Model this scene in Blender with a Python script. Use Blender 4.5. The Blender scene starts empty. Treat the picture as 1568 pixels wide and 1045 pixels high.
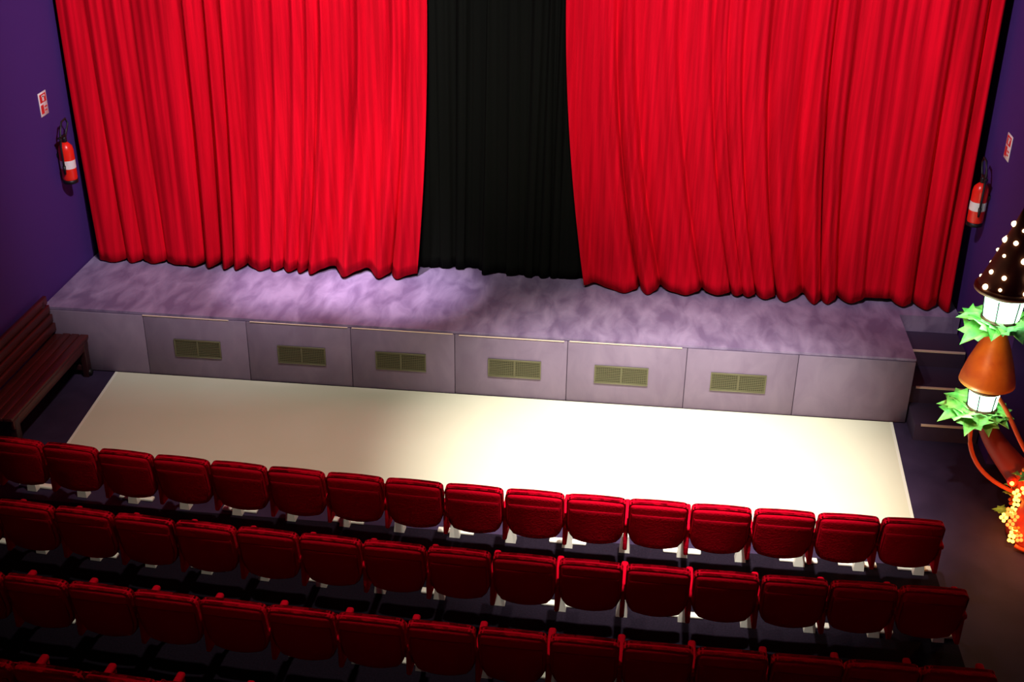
import bpy, bmesh, math, random
from mathutils import Vector, Matrix
random.seed(7)
scene=bpy.context.scene
try: scene.view_settings.view_transform='Standard'
except Exception: pass
# ------------------------------------------------------------------ materials
def mat(name,col,rough=.6,metal=0,emit=None,es=0,noise=None,bump=None,sheen=0,spec=.5):
    m=bpy.data.materials.new(name);m.use_nodes=True;nt=m.node_tree;b=nt.nodes['Principled BSDF']
    c=(*col,1)
    b.inputs['Base Color'].default_value=c;b.inputs['Roughness'].default_value=rough;b.inputs['Metallic'].default_value=metal
    b.inputs['Specular IOR Level'].default_value=spec
    if sheen: b.inputs['Sheen Weight'].default_value=sheen;b.inputs['Sheen Tint'].default_value=(min(1,col[0]*1.3+.1),col[1]+.01,col[2]+.02,1)
    if emit: b.inputs['Emission Color'].default_value=(*emit,1);b.inputs['Emission Strength'].default_value=es
    tc=nt.nodes.new('ShaderNodeTexCoord')
    if noise:
        sc,amt,col2,stretch=noise
        mp=nt.nodes.new('ShaderNodeMapping');mp.inputs['Scale'].default_value=stretch
        n=nt.nodes.new('ShaderNodeTexNoise');n.inputs['Scale'].default_value=sc;n.inputs['Detail'].default_value=5;n.inputs['Distortion'].default_value=amt
        r=nt.nodes.new('ShaderNodeValToRGB');r.color_ramp.elements[0].position=.35;r.color_ramp.elements[1].position=.68
        r.color_ramp.elements[0].color=c;r.color_ramp.elements[1].color=(*col2,1)
        nt.links.new(tc.outputs['Object'],mp.inputs[0]);nt.links.new(mp.outputs[0],n.inputs['Vector'])
        nt.links.new(n.outputs['Fac'],r.inputs[0]);nt.links.new(r.outputs[0],b.inputs['Base Color'])
    if bump:
        n2=nt.nodes.new('ShaderNodeTexNoise');n2.inputs['Scale'].default_value=bump[0];n2.inputs['Detail'].default_value=6
        bp=nt.nodes.new('ShaderNodeBump');bp.inputs['Strength'].default_value=bump[1];bp.inputs['Distance'].default_value=.01
        nt.links.new(tc.outputs['Object'],n2.inputs['Vector']);nt.links.new(n2.outputs['Fac'],bp.inputs['Height']);nt.links.new(bp.outputs[0],b.inputs['Normal'])
    return m
M={}
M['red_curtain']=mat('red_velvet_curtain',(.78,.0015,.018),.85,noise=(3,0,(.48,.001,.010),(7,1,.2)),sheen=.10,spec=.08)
M['black_curtain']=mat('black_molton',(.0045,.0055,.004),.9,sheen=.01,spec=.06)
M['wall']=mat('purple_paint',(.065,.022,.18),.8,bump=(40,.1),spec=.2)
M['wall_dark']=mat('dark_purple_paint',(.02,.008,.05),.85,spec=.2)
M['ceil']=mat('ceiling_paint',(.02,.015,.03),.9)
M['floor']=mat('dark_purple_floor',(.030,.018,.05),.75,noise=(2.5,.5,(.045,.028,.07),(1,1,1)),spec=.15)
M['carpet']=mat('auditorium_carpet',(.009,.006,.012),.95,noise=(60,0,(.014,.009,.018),(1,1,1)),spec=.05)
M['stage_top']=mat('stage_purple_mottled',(.17,.12,.235),.6,noise=(3.6,.5,(.32,.25,.41),(1.5,.6,1)),bump=(18,.05),spec=.25)  # mottled purple with paler streaks, stretched front to back
M['stage_front']=mat('stage_front_board',(.21,.155,.235),.7,noise=(3,.8,(.25,.19,.275),(1.5,1.5,.8)),spec=.2)
M['step']=mat('stage_step_board',(.055,.035,.075),.7,spec=.2)
M['seam']=mat('seam_dark',(.05,.03,.06),.9)
M['strip']=mat('pale_edge_strip',(.85,.68,.55),.5)
M['vent']=mat('vent_metal',(.16,.15,.085),.5,.3)
M['vent_in']=mat('vent_inside',(.03,.028,.018),.8)
M['mat']=mat('white_vinyl_floor',(.76,.74,.59),.55,noise=(1.2,.3,(.79,.77,.63),(1,1,1)),spec=.3)
M['tape']=mat('white_tape',(.9,.88,.8),.5)
M['seat']=mat('seat_red_plush',(.62,.0015,.018),.95,bump=(60,.35),sheen=.08,spec=.02)
M['seat2']=mat('seat_back_panel',(.42,.001,.012),.95,bump=(50,.35),sheen=.05,spec=.02)
M['foot']=mat('cream_metal_foot',(.92,.90,.82),.45)
M['bench']=mat('bench_wood',(.085,.010,.009),.4,noise=(4,.5,(.045,.006,.006),(8,.6,8)))
M['bench_end']=mat('bench_end_wood',(.03,.006,.008),.45)
M['iron']=mat('black_iron',(.012,.012,.014),.45,.5)
M['ext_red']=mat('extinguisher_red',(.85,.02,.01),.3)
M['label']=mat('label_white',(.85,.8,.78),.5)
M['sign_red']=mat('sign_red',(.7,.03,.03),.5)
M['rubber']=mat('black_rubber',(.01,.01,.012),.5)
M['brown']=mat('brown_cone',(.12,.03,.015),.7)
M['orange']=mat('orange_cone',(.85,.22,.02),.5,noise=(4,.5,(.6,.10,.01),(1,1,1)))
M['leaf']=mat('green_leaf',(.14,.50,.10),.5,noise=(9,.5,(.45,.70,.18),(1,1,1)))
M['tube']=mat('red_tube',(.8,.09,.02),.35)
M['glow_g']=mat('lantern_glow',(.6,1,.8),.5,emit=(.50,1,.64),es=5)
M['glow_w']=mat('fairy_glow',(1,.8,.5),.5,emit=(1,.72,.38),es=5)
M['glow_y']=mat('flower_glow',(1,.7,.1),.5,emit=(1,.45,.05),es=7)
M['glow_r']=mat('flower_red_glow',(1,.1,.02),.5,emit=(1,.13,.02),es=4)
M['redbrown']=mat('redbrown_base',(.30,.018,.01),.6)
# ------------------------------------------------------------------ mesh builder
class MB:
    def __init__(s): s.bm=bmesh.new();s.mats=[]
    def mi(s,m):
        if m not in s.mats:s.mats.append(m)
        return s.mats.index(m)
    def merge(s,b,m,smooth=False,mtx=None):
        if mtx is not None: b.transform(mtx)
        i=s.mi(m);mp={}
        for v in b.verts: mp[v]=s.bm.verts.new(v.co)
        for f in b.faces:
            try:
                n=s.bm.faces.new([mp[v] for v in f.verts]);n.material_index=i;n.smooth=smooth
            except ValueError: pass
        b.free()
    def box(s,m,lo,hi,bev=0,seg=2,mtx=None,fn=None,sub=0):
        b=bmesh.new();bmesh.ops.create_cube(b,size=1)
        c=[(lo[i]+hi[i])/2 for i in range(3)];d=[hi[i]-lo[i] for i in range(3)]
        for v in b.verts: v.co=Vector([c[i]+v.co[i]*d[i] for i in range(3)])
        if sub: bmesh.ops.subdivide_edges(b,edges=b.edges[:],cuts=sub,use_grid_fill=True)
        if bev:
            es=[e for e in b.edges if len(e.link_faces)==2 and e.calc_face_angle(0)>.5]
            bmesh.ops.bevel(b,geom=es,offset=bev,segments=seg,affect='EDGES',profile=.5)
        if fn:
            for v in b.verts: v.co=Vector(fn(*v.co))
        s.merge(b,m,bool(bev),mtx)
    def lathe(s,m,prof,seg=24,mtx=None,smooth=True,caps=True):
        b=bmesh.new();rings=[]
        for r,z in prof:
            rings.append([b.verts.new((r*math.cos(2*math.pi*k/seg),r*math.sin(2*math.pi*k/seg),z)) for k in range(seg)])
        for a,c in zip(rings,rings[1:]):
            for k in range(seg): b.faces.new((a[k],a[(k+1)%seg],c[(k+1)%seg],c[k]))
        if caps:
            b.faces.new(rings[0][::-1]);b.faces.new(rings[-1])
        s.merge(b,m,smooth,mtx)
    def tube(s,m,pts,r,seg=10):
        P=[Vector(p) for p in pts];b=bmesh.new();rings=[]
        for i,p in enumerate(P):
            t=(P[min(i+1,len(P)-1)]-P[max(i-1,0)]).normalized()
            a=Vector((0,0,1)) if abs(t.z)<.9 else Vector((1,0,0))
            u=t.cross(a).normalized();w=t.cross(u)
            rr=r[i] if isinstance(r,(list,tuple)) else r
            rings.append([b.verts.new(p+(u*math.cos(2*math.pi*k/seg)+w*math.sin(2*math.pi*k/seg))*rr) for k in range(seg)])
        for a,c in zip(rings,rings[1:]):
            for k in range(seg): b.faces.new((a[k],a[(k+1)%seg],c[(k+1)%seg],c[k]))
        b.faces.new(rings[0][::-1]);b.faces.new(rings[-1])
        s.merge(b,m,True)
    def sphere(s,m,c,r,sz=1,seg=12):
        b=bmesh.new();bmesh.ops.create_uvsphere(b,u_segments=seg,v_segments=max(6,seg//2),radius=r)
        for v in b.verts: v.co=Vector(c)+Vector((v.co.x,v.co.y,v.co.z*sz))
        s.merge(b,m,True)
    def poly(s,m,pts):
        b=bmesh.new();b.faces.new([b.verts.new(p) for p in pts]);s.merge(b,m)
    def mesh(s,name):
        bmesh.ops.recalc_face_normals(s.bm,faces=s.bm.faces[:])
        me=bpy.data.meshes.new(name);s.bm.to_mesh(me);s.bm.free()
        for k in s.mats: me.materials.append(M[k])
        return me
    def obj(s,name,loc=(0,0,0),rot=(0,0,0),parent=None):
        o=bpy.data.objects.new(name,s.mesh(name));scene.collection.objects.link(o);o.location=loc;o.rotation_euler=rot
        if parent:o.parent=parent
        return o
def empty(name,loc=(0,0,0)):
    e=bpy.data.objects.new(name,None);scene.collection.objects.link(e);e.location=loc;return e
# ------------------------------------------------------------------ room
XL,XR,YB=-8.07,2.51,1.86
CH=9.0
b=MB();b.box('floor',(XL-.2,-2.62,-.2),(3.6,YB+.2,0));b.box('floor',(1.62,-14,-.2),(3.6,-2.62,0));b.box('carpet',(XL-.2,-14,-.2),(1.62,-2.62,0));b.obj('floor')
b=MB();b.box('wall',(XL-.2,-14,0),(XL,YB+.2,CH));b.obj('wall_left')
b=MB();b.box('wall',(XR,-.75,0),(XR+1.1,YB+.2,CH));b.box('wall',(3.35,-14,0),(3.61,-.75,CH));b.obj('wall_right')
b=MB();b.box('wall_dark',(XL,YB,0),(XR,YB+.2,CH));b.obj('wall_back')
b=MB();b.box('ceil',(XL-.2,-14,CH),(3.6,YB+.2,CH+.2));b.obj('ceiling')
# ------------------------------------------------------------------ stage
SH=.804;XS=1.80;G=.021
st=empty('stage')
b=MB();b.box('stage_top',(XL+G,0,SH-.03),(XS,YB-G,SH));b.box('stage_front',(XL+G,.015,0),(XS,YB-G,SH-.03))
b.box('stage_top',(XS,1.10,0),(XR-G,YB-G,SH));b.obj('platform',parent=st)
seams=[XL+G,-6.86,-5.65,-4.44,-3.25,-1.98,-.66,.55,XS]
for i in range(8):
    b=MB();g=.004;dy=random.uniform(-.003,.003)
    b.box('stage_front',(seams[i]+g,-.018+dy,.012),(seams[i+1]-g,.012,SH-.035),bev=.003,seg=1);b.obj('panel_%d'%(i+1),parent=st)
b=MB();b.box('seam',(XL+G,-.001,0),(XS,.014,SH-.031));b.obj('seam_backing',parent=st)
b=MB()
for i,(x0,x1,z) in enumerate([(-6.86,-5.85,.772),(-5.60,-4.47,.773),(-4.42,-3.27,.772),(-3.2,-2.02,.764),(-1.96,-.72,.771)]):
    b.box('strip',(x0,-.026,z),(x1,-.014,z+.008))
b.obj('edge_strip',parent=st)
for (x0,x1) in [(-6.52,-5.97),(-5.30,-4.74),(-4.16,-3.58),(-2.87,-2.27),(-1.67,-1.07),(-.38,.23)]:
    z0,z1=.275,.50;b=MB();w=x1-x0;y=-.022
    b.box('vent_in',(0,-.004,0),(w,0,z1-z0))
    t=.014
    for lo,hi in [((0,0),(w,t)),((0,z1-z0-t),(w,z1-z0)),((0,t),(t,z1-z0-t)),((w-t,t),(w,z1-z0-t)),((w*.5-.007,t),(w*.5+.007,z1-z0-t))]:
        b.box('vent',(lo[0],-.018,lo[1]),(hi[0],-.004,hi[1]),bev=.002,seg=1)
    n=9
    for k in range(n):
        z=t+(k+.5)*(z1-z0-2*t)/n
        b.box('vent',(t,-.014,z-.004),(w-t,-.005,z+.003))
    n=26
    for k in range(n):
        x=t+(k+.5)*(w-2*t)/n
        b.box('vent',(x-.002,-.012,t),(x+.002,-.006,z1-z0-t))
    b.obj('ventilation_grille',(x0,y,z0))
b=MB()
for k,(y,z) in enumerate([(-.36,.2),(.12,.4),(.62,.6)]):
    b.box('step',(XS+.02,y,0 if k==0 else z-.2),(XR-G,1.10,z))
    b.box('strip',(XS+.08,y-.006,z-.018),(XR-.03,y+.014,z+.003))
b.obj('steps',parent=st)
# white performance floor
b=MB()
def quad_slab(m,c,z0,z1):
    bb=bmesh.new();lo=[bb.verts.new((x,y,z0)) for x,y in c];hi=[bb.verts.new((x,y,z1)) for x,y in c]
    bb.faces.new(hi);bb.faces.new(lo[::-1])
    for k in range(4): bb.faces.new((lo[k],lo[(k+1)%4],hi[(k+1)%4],hi[k]))
    b.merge(bb,m)
quad_slab('mat',[(-7.28,-.03),(-7.14,-2.25),(1.55,-2.3),(1.66,-.03)],.001,.014)
quad_slab('tape',[(-7.28,-.03),(-7.14,-2.25),(-7.11,-2.25),(-7.25,-.03)],.014,.016)
quad_slab('tape',[(1.63,-.03),(1.52,-2.3),(1.55,-2.3),(1.66,-.03)],.014,.016)
b.obj('white_dance_floor')
# ------------------------------------------------------------------ curtains
def curtain(name,m,xt0,xt1,xb0,xb1,Y,N,shift,seed,amp=(.045,.10),zt=7.0,hem=.845,ns=800,nz=46,fine=.006,mod=lambda s:1):
    rnd=random.Random(seed);p1,p2,p3=[rnd.uniform(0,6.28) for _ in range(3)]
    bb=bmesh.new();rows=[]
    for j in range(nz+1):
        t=j/nz;row=[]
        for i in range(ns+1):
            s=i/ns
            ph=2*math.pi*(N*s+.55*math.sin(2*math.pi*1.3*s+p1)+.3*math.sin(2*math.pi*3.7*s+p2)+.12*math.sin(2*math.pi*8.1*s+p3))
            hz=hem+.014*math.sin(ph+.6)+.010*math.sin(2*math.pi*2.1*s+p2)
            z=zt+(hz-zt)*t
            g=max(0,min(1,(4.3-z)/(4.3-hem)));g2=g**1.8
            x=(xt0+(xt1-xt0)*s)*(1-g2)+(xb0+(xb1-xb0)*s)*g2+shift(s)*g2
            A=amp[0]+(amp[1]-amp[0])*g**1.1
            A*=(.72+.30*math.sin(2*math.pi*2.3*s+p3))*mod(s)
            ph2=ph+.25*math.sin(z*1.1+9*s)*(1-g)
            f=math.sin(ph2)+.30*math.sin(2*ph2+1+p1)*(1-.5*g)+.12*math.sin(3*ph2+p2)
            y=Y+A*f+fine*(1-.5*g)*math.sin(2*math.pi*N*2.6*s+p2+.6*math.sin(z*.8+12*s))
            x+=.03*g*math.cos(ph2)
            y-=.05*g**3
            row.append(bb.verts.new((x,y,z)))
        rows.append(row)
    for a,c in zip(rows,rows[1:]):
        for i in range(ns): bb.faces.new((a[i],a[i+1],c[i+1],c[i]))
    q=MB();q.merge(bb,m,True);o=q.obj(name)
    md=o.modifiers.new('thickness','SOLIDIFY');md.thickness=.008
    return o
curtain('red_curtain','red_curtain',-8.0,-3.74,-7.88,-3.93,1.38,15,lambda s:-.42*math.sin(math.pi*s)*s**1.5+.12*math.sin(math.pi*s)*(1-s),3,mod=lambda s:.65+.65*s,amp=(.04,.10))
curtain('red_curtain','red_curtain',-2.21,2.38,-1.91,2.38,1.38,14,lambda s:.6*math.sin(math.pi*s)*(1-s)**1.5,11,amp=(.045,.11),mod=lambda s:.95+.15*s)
curtain('black_curtain','black_curtain',-4.3,-2.95,-4.3,-2.98,1.74,5,lambda s:0,5,hem=.835,ns=200,amp=(.04,.045))
curtain('black_curtain','black_curtain',-3.1,-1.6,-3.12,-1.6,1.61,5,lambda s:0,8,hem=.835,ns=200,amp=(.035,.04))
# ------------------------------------------------------------------ theater seats
def seat_mesh():
    b=MB()
    W=.258
    def bend(x,y,z):
        v=(z-.42)/(.95-.42)
        if v<.35: x*=1-.20*((.35-v)/.35)**1.6
        z-= max(0,v-.4)*.75*x*x
        z+= max(0,.35-v)*2.2*x*x
        y+= .45*x*x - .10*(v-.3)
        return (x,y,z)
    b.box('seat',(-W,-.06,.42),(W,.05,.96),bev=.048,seg=5,sub=7,fn=bend)
    b.box('seat2',(-W+.024,-.067,.435),(W-.024,-.04,.84),bev=.013,seg=3,sub=7,fn=bend)
    def tip(x,y,z): return (x,y+.12*(z-.42)+.25*x*x,z+ (max(0,.52-z)*3*x*x))
    b.box('seat',(-.225,.09,.44),(.225,.19,.72),bev=.045,seg=3,sub=4,fn=tip)
    return b
def stand(b,x,wide):
    b.box('seat',(x-.020,.0,.36),(x+.020,.36,.64),bev=.012,seg=2)
    b.box('seat',(x-.030,-.02,.63),(x+.030,.36,.68),bev=.02,seg=3)
    bb=bmesh.new()
    q=[(-.05,.44,.004),(.05,.44,.004),(.05,.53,.004),(-.05,.53,.004)];t=[(-.032,.44,.19),(.032,.44,.19),(.032,.50,.19),(-.032,.50,.19)]
    lo=[bb.verts.new((x+p[0],p[1],p[2])) for p in q];hi=[bb.verts.new((x+p[0],p[1],p[2])) for p in t]
    bb.faces.new(hi);bb.faces.new(lo[::-1])
    for k in range(4): bb.faces.new((lo[k],lo[(k+1)%4],hi[(k+1)%4],hi[k]))
    b.merge(bb,'foot')
    b.tube('iron',[(x,.465,.185),(x,.42,.30),(x,.33,.42)],.02,8)
    if wide:
        b.box('foot',(x-.175,.50,.0),(x+.175,.565,.03),bev=.006,seg=1)
meshes={}
for key in ('wide','narrow','end'):
    b=seat_mesh();stand(b,-.27,key!='narrow')
    if key=='end': stand(b,.27,True)
    meshes[key]=b.mesh('theater_seat')
for r in range(5):
    for k in range(16):
        x=1.455-.54*(k+.5)
        c=.0056 if x<0 else .004     # rows are gently curved
        y=-3.217-.9186*r+c*x*x
        key='end' if k==0 else ('wide' if k%2 else 'narrow')
        o=bpy.data.objects.new('theater_seat',meshes[key]);scene.collection.objects.link(o)
        o.location=(x,y,0);o.rotation_euler=(0,0,math.atan(2*c*x))
# ------------------------------------------------------------------ bench
b=MB()
L0,L1=-1.95,-.03
for k in range(4):
    x0=.07+k*.105
    b.box('bench',(x0,L0,.445-.012*(k<1)),(x0+.096,L1,.49-.012*(k<1)),bev=.010,seg=2)
b.box('bench',(.44,L0+.03,.34),(.475,L1-.03,.445),bev=.006)
for k in range(4):
    z=.52+k*.112;x=.08-.018*k
    b.box('bench',(x-.02,L0,z),(x+.025,L1,z+.102),bev=.010,seg=2)
for y in (L0+.10,L1-.10):
    b.box('bench_end',(.41,y-.05,.0),(.48,y+.05,.44),bev=.008)
    b.box('bench_end',(.03,y-.05,.0),(.10,y+.05,.44),bev=.008)
    b.box('bench_end',(.04,y-.045,.32),(.46,y+.045,.44),bev=.008)
    b.box('bench_end',(.04,y-.04,.08),(.46,y+.04,.15),bev=.008)
    b.box('bench_end',(-.02,y-.03,.44),(.05,y+.03,.93),bev=.008,fn=lambda x,y,z:(x+.03-.06*(z-.44),y,z))
    b.sphere('iron',(.47,y,.045),.045)
b.obj('park_bench',(XL+.05,0,0))
# ------------------------------------------------------------------ extinguishers + signs
def extinguisher(loc,d):
    b=MB()
    b.lathe('ext_red',[(.0,.0),(.05,.0),(.078,.012),(.086,.05),(.086,.38),(.076,.43),(.045,.465),(.026,.48)],24)
    b.lathe('iron',[(.07,-.02),(.087,-.012),(.087,.03)],24)
    b.lathe('label',[(.0875,.17),(.0875,.27)],24,caps=False)
    b.lathe('iron',[(.024,.475),(.03,.49),(.03,.53),(.015,.55)],12)
    b.box('iron',(-.016,-.14,.55),(.016,.03,.568),bev=.005)
    b.box('iron',(-.014,-.12,.515),(.014,.0,.527),bev=.004,)
    b.tube('rubber',[(0,.03,.52),(0,.10,.60),(0,.15,.66),(0,.10,.73),(0,.0,.72),(0,-.07,.62),(0,-.105,.45),(0,-.105,.20)],.012)
    b.lathe('iron',[(.012,0),(.02,.10)],10,mtx=Matrix.Translation((0,-.105,.12)))
    b.box('iron',(-.115 if d>0 else 0,-.03,.30),(0 if d>0 else .115,.03,.34))
    b.obj('fire_extinguisher',loc)
extinguisher((XL+.11,.98,1.98),1)
extinguisher((XR-.11,.98,2.02),-1)
def sign(x,y,z,d):
    b=MB();w,h=.19,.27
    b.box('label',(0,-w/2,0),(.008,w/2,h),bev=.002,seg=1)
    b.box('sign_red',(.007,-.075,.155),(.011,.075,.25))
    b.box('label',(.010,-.02,.17),(.013,.02,.225));b.box('label',(.010,-.03,.215),(.013,.045,.235))
    b.box('sign_red',(.007,-.075,.03),(.011,-.01,.13));b.box('sign_red',(.007,.01,.09),(.011,.075,.105));b.box('sign_red',(.007,.01,.05),(.011,.06,.065))
    b.obj('fire_extinguisher_sign',(x,y,z),(0,0,0 if d>0 else math.pi))
sign(XL+.001,.83,2.82,1);sign(XR-.001,.68,2.87,-1)
# ------------------------------------------------------------------ decorative lantern tree
tr=empty('decorative_lantern_tree',(2.12,-1.42,0))
b=MB()
b.lathe('brown',[(.27,2.33),(.245,2.40),(.20,2.52),(.14,2.70),(.08,2.88),(.03,3.04),(.005,3.12)],28)
b.lathe('brown',[(.29,2.31),(.29,2.34),(.26,2.36)],28);b.obj('dotted_roof',parent=tr)
rr=random.Random(9)
b=MB()
prof=[(2.33,.27),(2.40,.245),(2.52,.20),(2.70,.14),(2.88,.08),(3.04,.03)]
for zr,n in ((2.40,8),(2.53,7),(2.66,6),(2.80,5),(2.93,4)):
    for k in range(n):
        z=zr+rr.uniform(-.03,.03);a=k*6.283/n+rr.uniform(-.2,.2)+zr*7
        for (za,ra),(zb,rb) in zip(prof,prof[1:]):
            if za<=z<=zb: r=ra+(rb-ra)*(z-za)/(zb-za)
        b.sphere('glow_w',(r*math.cos(a),r*math.sin(a),z),rr.choice((.016,.022,.028)),seg=10)
b.obj('fairy_lights',parent=tr)
def lantern(z,s,nm):
    b=MB();b.lathe('glow_g',[(.10*s,z),(.155*s,z+.02),(.17*s,z+.20*s),(.15*s,z+.24*s)],16)
    b.obj(nm+'_glass',parent=tr)
    b=MB()
    for k in range(6):
        a=k*math.pi/3
        b.tube('iron',[(.16*s*math.cos(a),.16*s*math.sin(a),z+.01),(.178*s*math.cos(a),.178*s*math.sin(a),z+.22*s)],.006,6)
    b.lathe('brown',[(.10*s,z-.03),(.17*s,z-.01),(.17*s,z+.01)],20)
    b.lathe('brown',[(.19*s,z+.235*s),(.19*s,z+.26*s),(.06*s,z+.30*s)],20)
    b.obj(nm+'_frame',parent=tr)
lantern(2.02,1.05,'lantern_upper');lantern(1.06,.85,'lantern_lower')
def leaf(b,o,a,L,el,m='leaf'):
    pts=[(0,0),(.18,.30),(.05,.42),(.38,.40),(.42,.60),(.58,.34),(.78,.36),(.72,.16),(1,0)]
    d=Vector((math.cos(a)*math.cos(el),math.sin(a)*math.cos(el),math.sin(el)));s=Vector((-math.sin(a),math.cos(a),0));n=d.cross(s)
    for sg in (1,-1):
        b.poly(m,[Vector(o)+d*(u*L)+s*(sg*v*L)-n*(abs(v)*L*-.25)-Vector((0,0,.35*L*u*u)) for u,v in pts])
for z,nm,R,n in ((1.97,'leaves_upper',.10,12),(1.01,'leaves_lower',.08,12)):
    b=MB()
    for k in range(n):
        a=k*2*math.pi/n+rr.uniform(-.25,.25)
        west=.5-.5*math.cos(a)
        leaf(b,(R*math.cos(a),R*math.sin(a),z+rr.uniform(-.03,.05)),a,rr.uniform(.22,.30)+.10*west,rr.uniform(.0,.6))
    b.obj(nm,parent=tr)
b=MB();b.lathe('orange',[(.26,1.34),(.255,1.38),(.21,1.55),(.15,1.72),(.09,1.86),(.08,1.98)],28);b.obj('orange_hat',parent=tr)
def arc(p0,c1,c2,p1,n=18):
    o=[]
    for i in range(n+1):
        t=i/n;o.append(tuple((1-t)**3*Vector(p0)+3*(1-t)**2*t*Vector(c1)+3*(1-t)*t*t*Vector(c2)+t**3*Vector(p1)))
    return o
b=MB()
b.tube('redbrown',[(0,0,2.3),(0,0,1.0),(0,0,.95)],.035)
b.tube('tube',arc((-.05,0,1.0),(-.15,-.1,.45),(.15,-.4,.35),(.62,-.60,.42)),.022)
b.tube('tube',arc((.05,.0,1.25),(.30,-.1,1.1),(.25,-.4,.8),(.62,-.60,.62)),.022)
b.tube('redbrown',arc((0.02,0,1.0),(.12,-.1,.7),(.34,-.4,.6),(.62,-.60,.35)),[.07+.10*i/18 for i in range(19)],16)
b.tube('tube',arc((.30,-.85,.06),(.45,-.95,.0),(.8,-.95,.05),(.92,-.80,.10)),.02)
b.obj('curved_stems',parent=tr)
b=MB();b.lathe('redbrown',[(.33,0),(.33,.04),(.29,.12),(.25,.30),(.21,.55),(.14,.9),(.08,1.3)],28,mtx=Matrix.Translation((.62,-.60,0)))
b.obj('pedestal',parent=tr)
b=MB();rr=random.Random(4)
for k in range(52):
    a=rr.uniform(2.0,5.6);z=rr.uniform(.06,.72);r=.38-.20*z+rr.uniform(-.03,.07)
    c=Vector((.62+r*math.cos(a),-.60+r*math.sin(a),z));m=('glow_y','glow_r','orange','glow_r','leaf')[k%5]
    if m=='leaf': leaf(b,c,a,.16,.3)
    else:
        for j in range(4):
            q=j*1.57+k;p=c+Vector((math.cos(q)*.024,math.sin(q)*.018,math.sin(q)*.024));b.sphere(m,p,.018,seg=8)
b.sphere('ext_red',(.26,-.52,.56),.05);b.sphere('glow_y',(.245,-.57,.57),.02)
b.obj('glowing_flowers',parent=tr)
# ------------------------------------------------------------------ lights
def spot(name,loc,tgt,P,col,ang,blend=.6,size=.1):
    l=bpy.data.lights.new(name,'SPOT');l.energy=P;l.color=col;l.spot_size=math.radians(ang);l.spot_blend=blend;l.shadow_soft_size=size
    o=bpy.data.objects.new(name,l);scene.collection.objects.link(o);o.location=loc
    o.rotation_euler=(Vector(tgt)-Vector(loc)).to_track_quat('-Z','Y').to_euler();return o
def pt(name,loc,P,col,r=.05):
    l=bpy.data.lights.new(name,'POINT');l.energy=P;l.color=col;l.shadow_soft_size=r
    o=bpy.data.objects.new(name,l);scene.collection.objects.link(o);o.location=loc;return o
spot('spotlight_floor',(-.9,-4.9,8.3),(-.9,-1.5,0),8200,(1,.96,.84),40,1,.15)
spot('spotlight_floor_fill',(-3.4,-5.0,8.3),(-3.4,-1.2,0),1150,(1,.92,.74),80,1,.15)
spot('spotlight_stage_a',(-4.9,-.1,8.3),(-5.3,1.05,.8),2600,(1,.84,.98),18,1,.08)
spot('spotlight_stage_b',(-4.0,-.1,8.3),(-4.1,1.05,.8),2900,(1,.84,.98),18,1,.08)
spot('spotlight_curtain_a',(-3.0,-4.0,8.3),(-5.6,1.4,4.1),2700,(1,.85,.95),60,.9,.12)
spot('spotlight_curtain_b',(-1.8,-4.0,8.3),(.1,1.4,4.3),2300,(1,.85,.95),56,.95,.12)
pt('lantern_lamp_a',(2.12-.28,-1.65,2.14),9,(.5,1,.7))
pt('lantern_lamp_b',(2.12-.25,-1.65,1.17),6,(.5,1,.7))
pt('hat_fill_light',(1.75,-1.95,1.75),8,(1,.62,.3))  # added fill light to warm the roof and hat; no lamp stands here
pt('flower_lamp',(2.35,-2.45,.5),14,(1,.40,.10))
w=bpy.data.worlds.new('World');scene.world=w;w.use_nodes=True
w.node_tree.nodes['Background'].inputs[0].default_value=(.35,.2,.6,1);w.node_tree.nodes['Background'].inputs[1].default_value=.05
# ------------------------------------------------------------------ camera
yw,p,rl=-.1008,.4787,.0144
F=Vector((math.sin(yw)*math.cos(p),math.cos(yw)*math.cos(p),-math.sin(p)))
R=Vector((math.cos(yw),-math.sin(yw),0));U=R.cross(F)
R2=R*math.cos(rl)+U*math.sin(rl);U2=U*math.cos(rl)-R*math.sin(rl)
cd=bpy.data.cameras.new('camera');cd.sensor_width=36;cd.lens=1934.1/1600*36
co=bpy.data.objects.new('camera',cd);scene.collection.objects.link(co)
m=Matrix((R2,U2,-F)).transposed().to_4x4();m.translation=Vector((-1.3696,-12.2133,7.0953));co.matrix_world=m
scene.camera=co
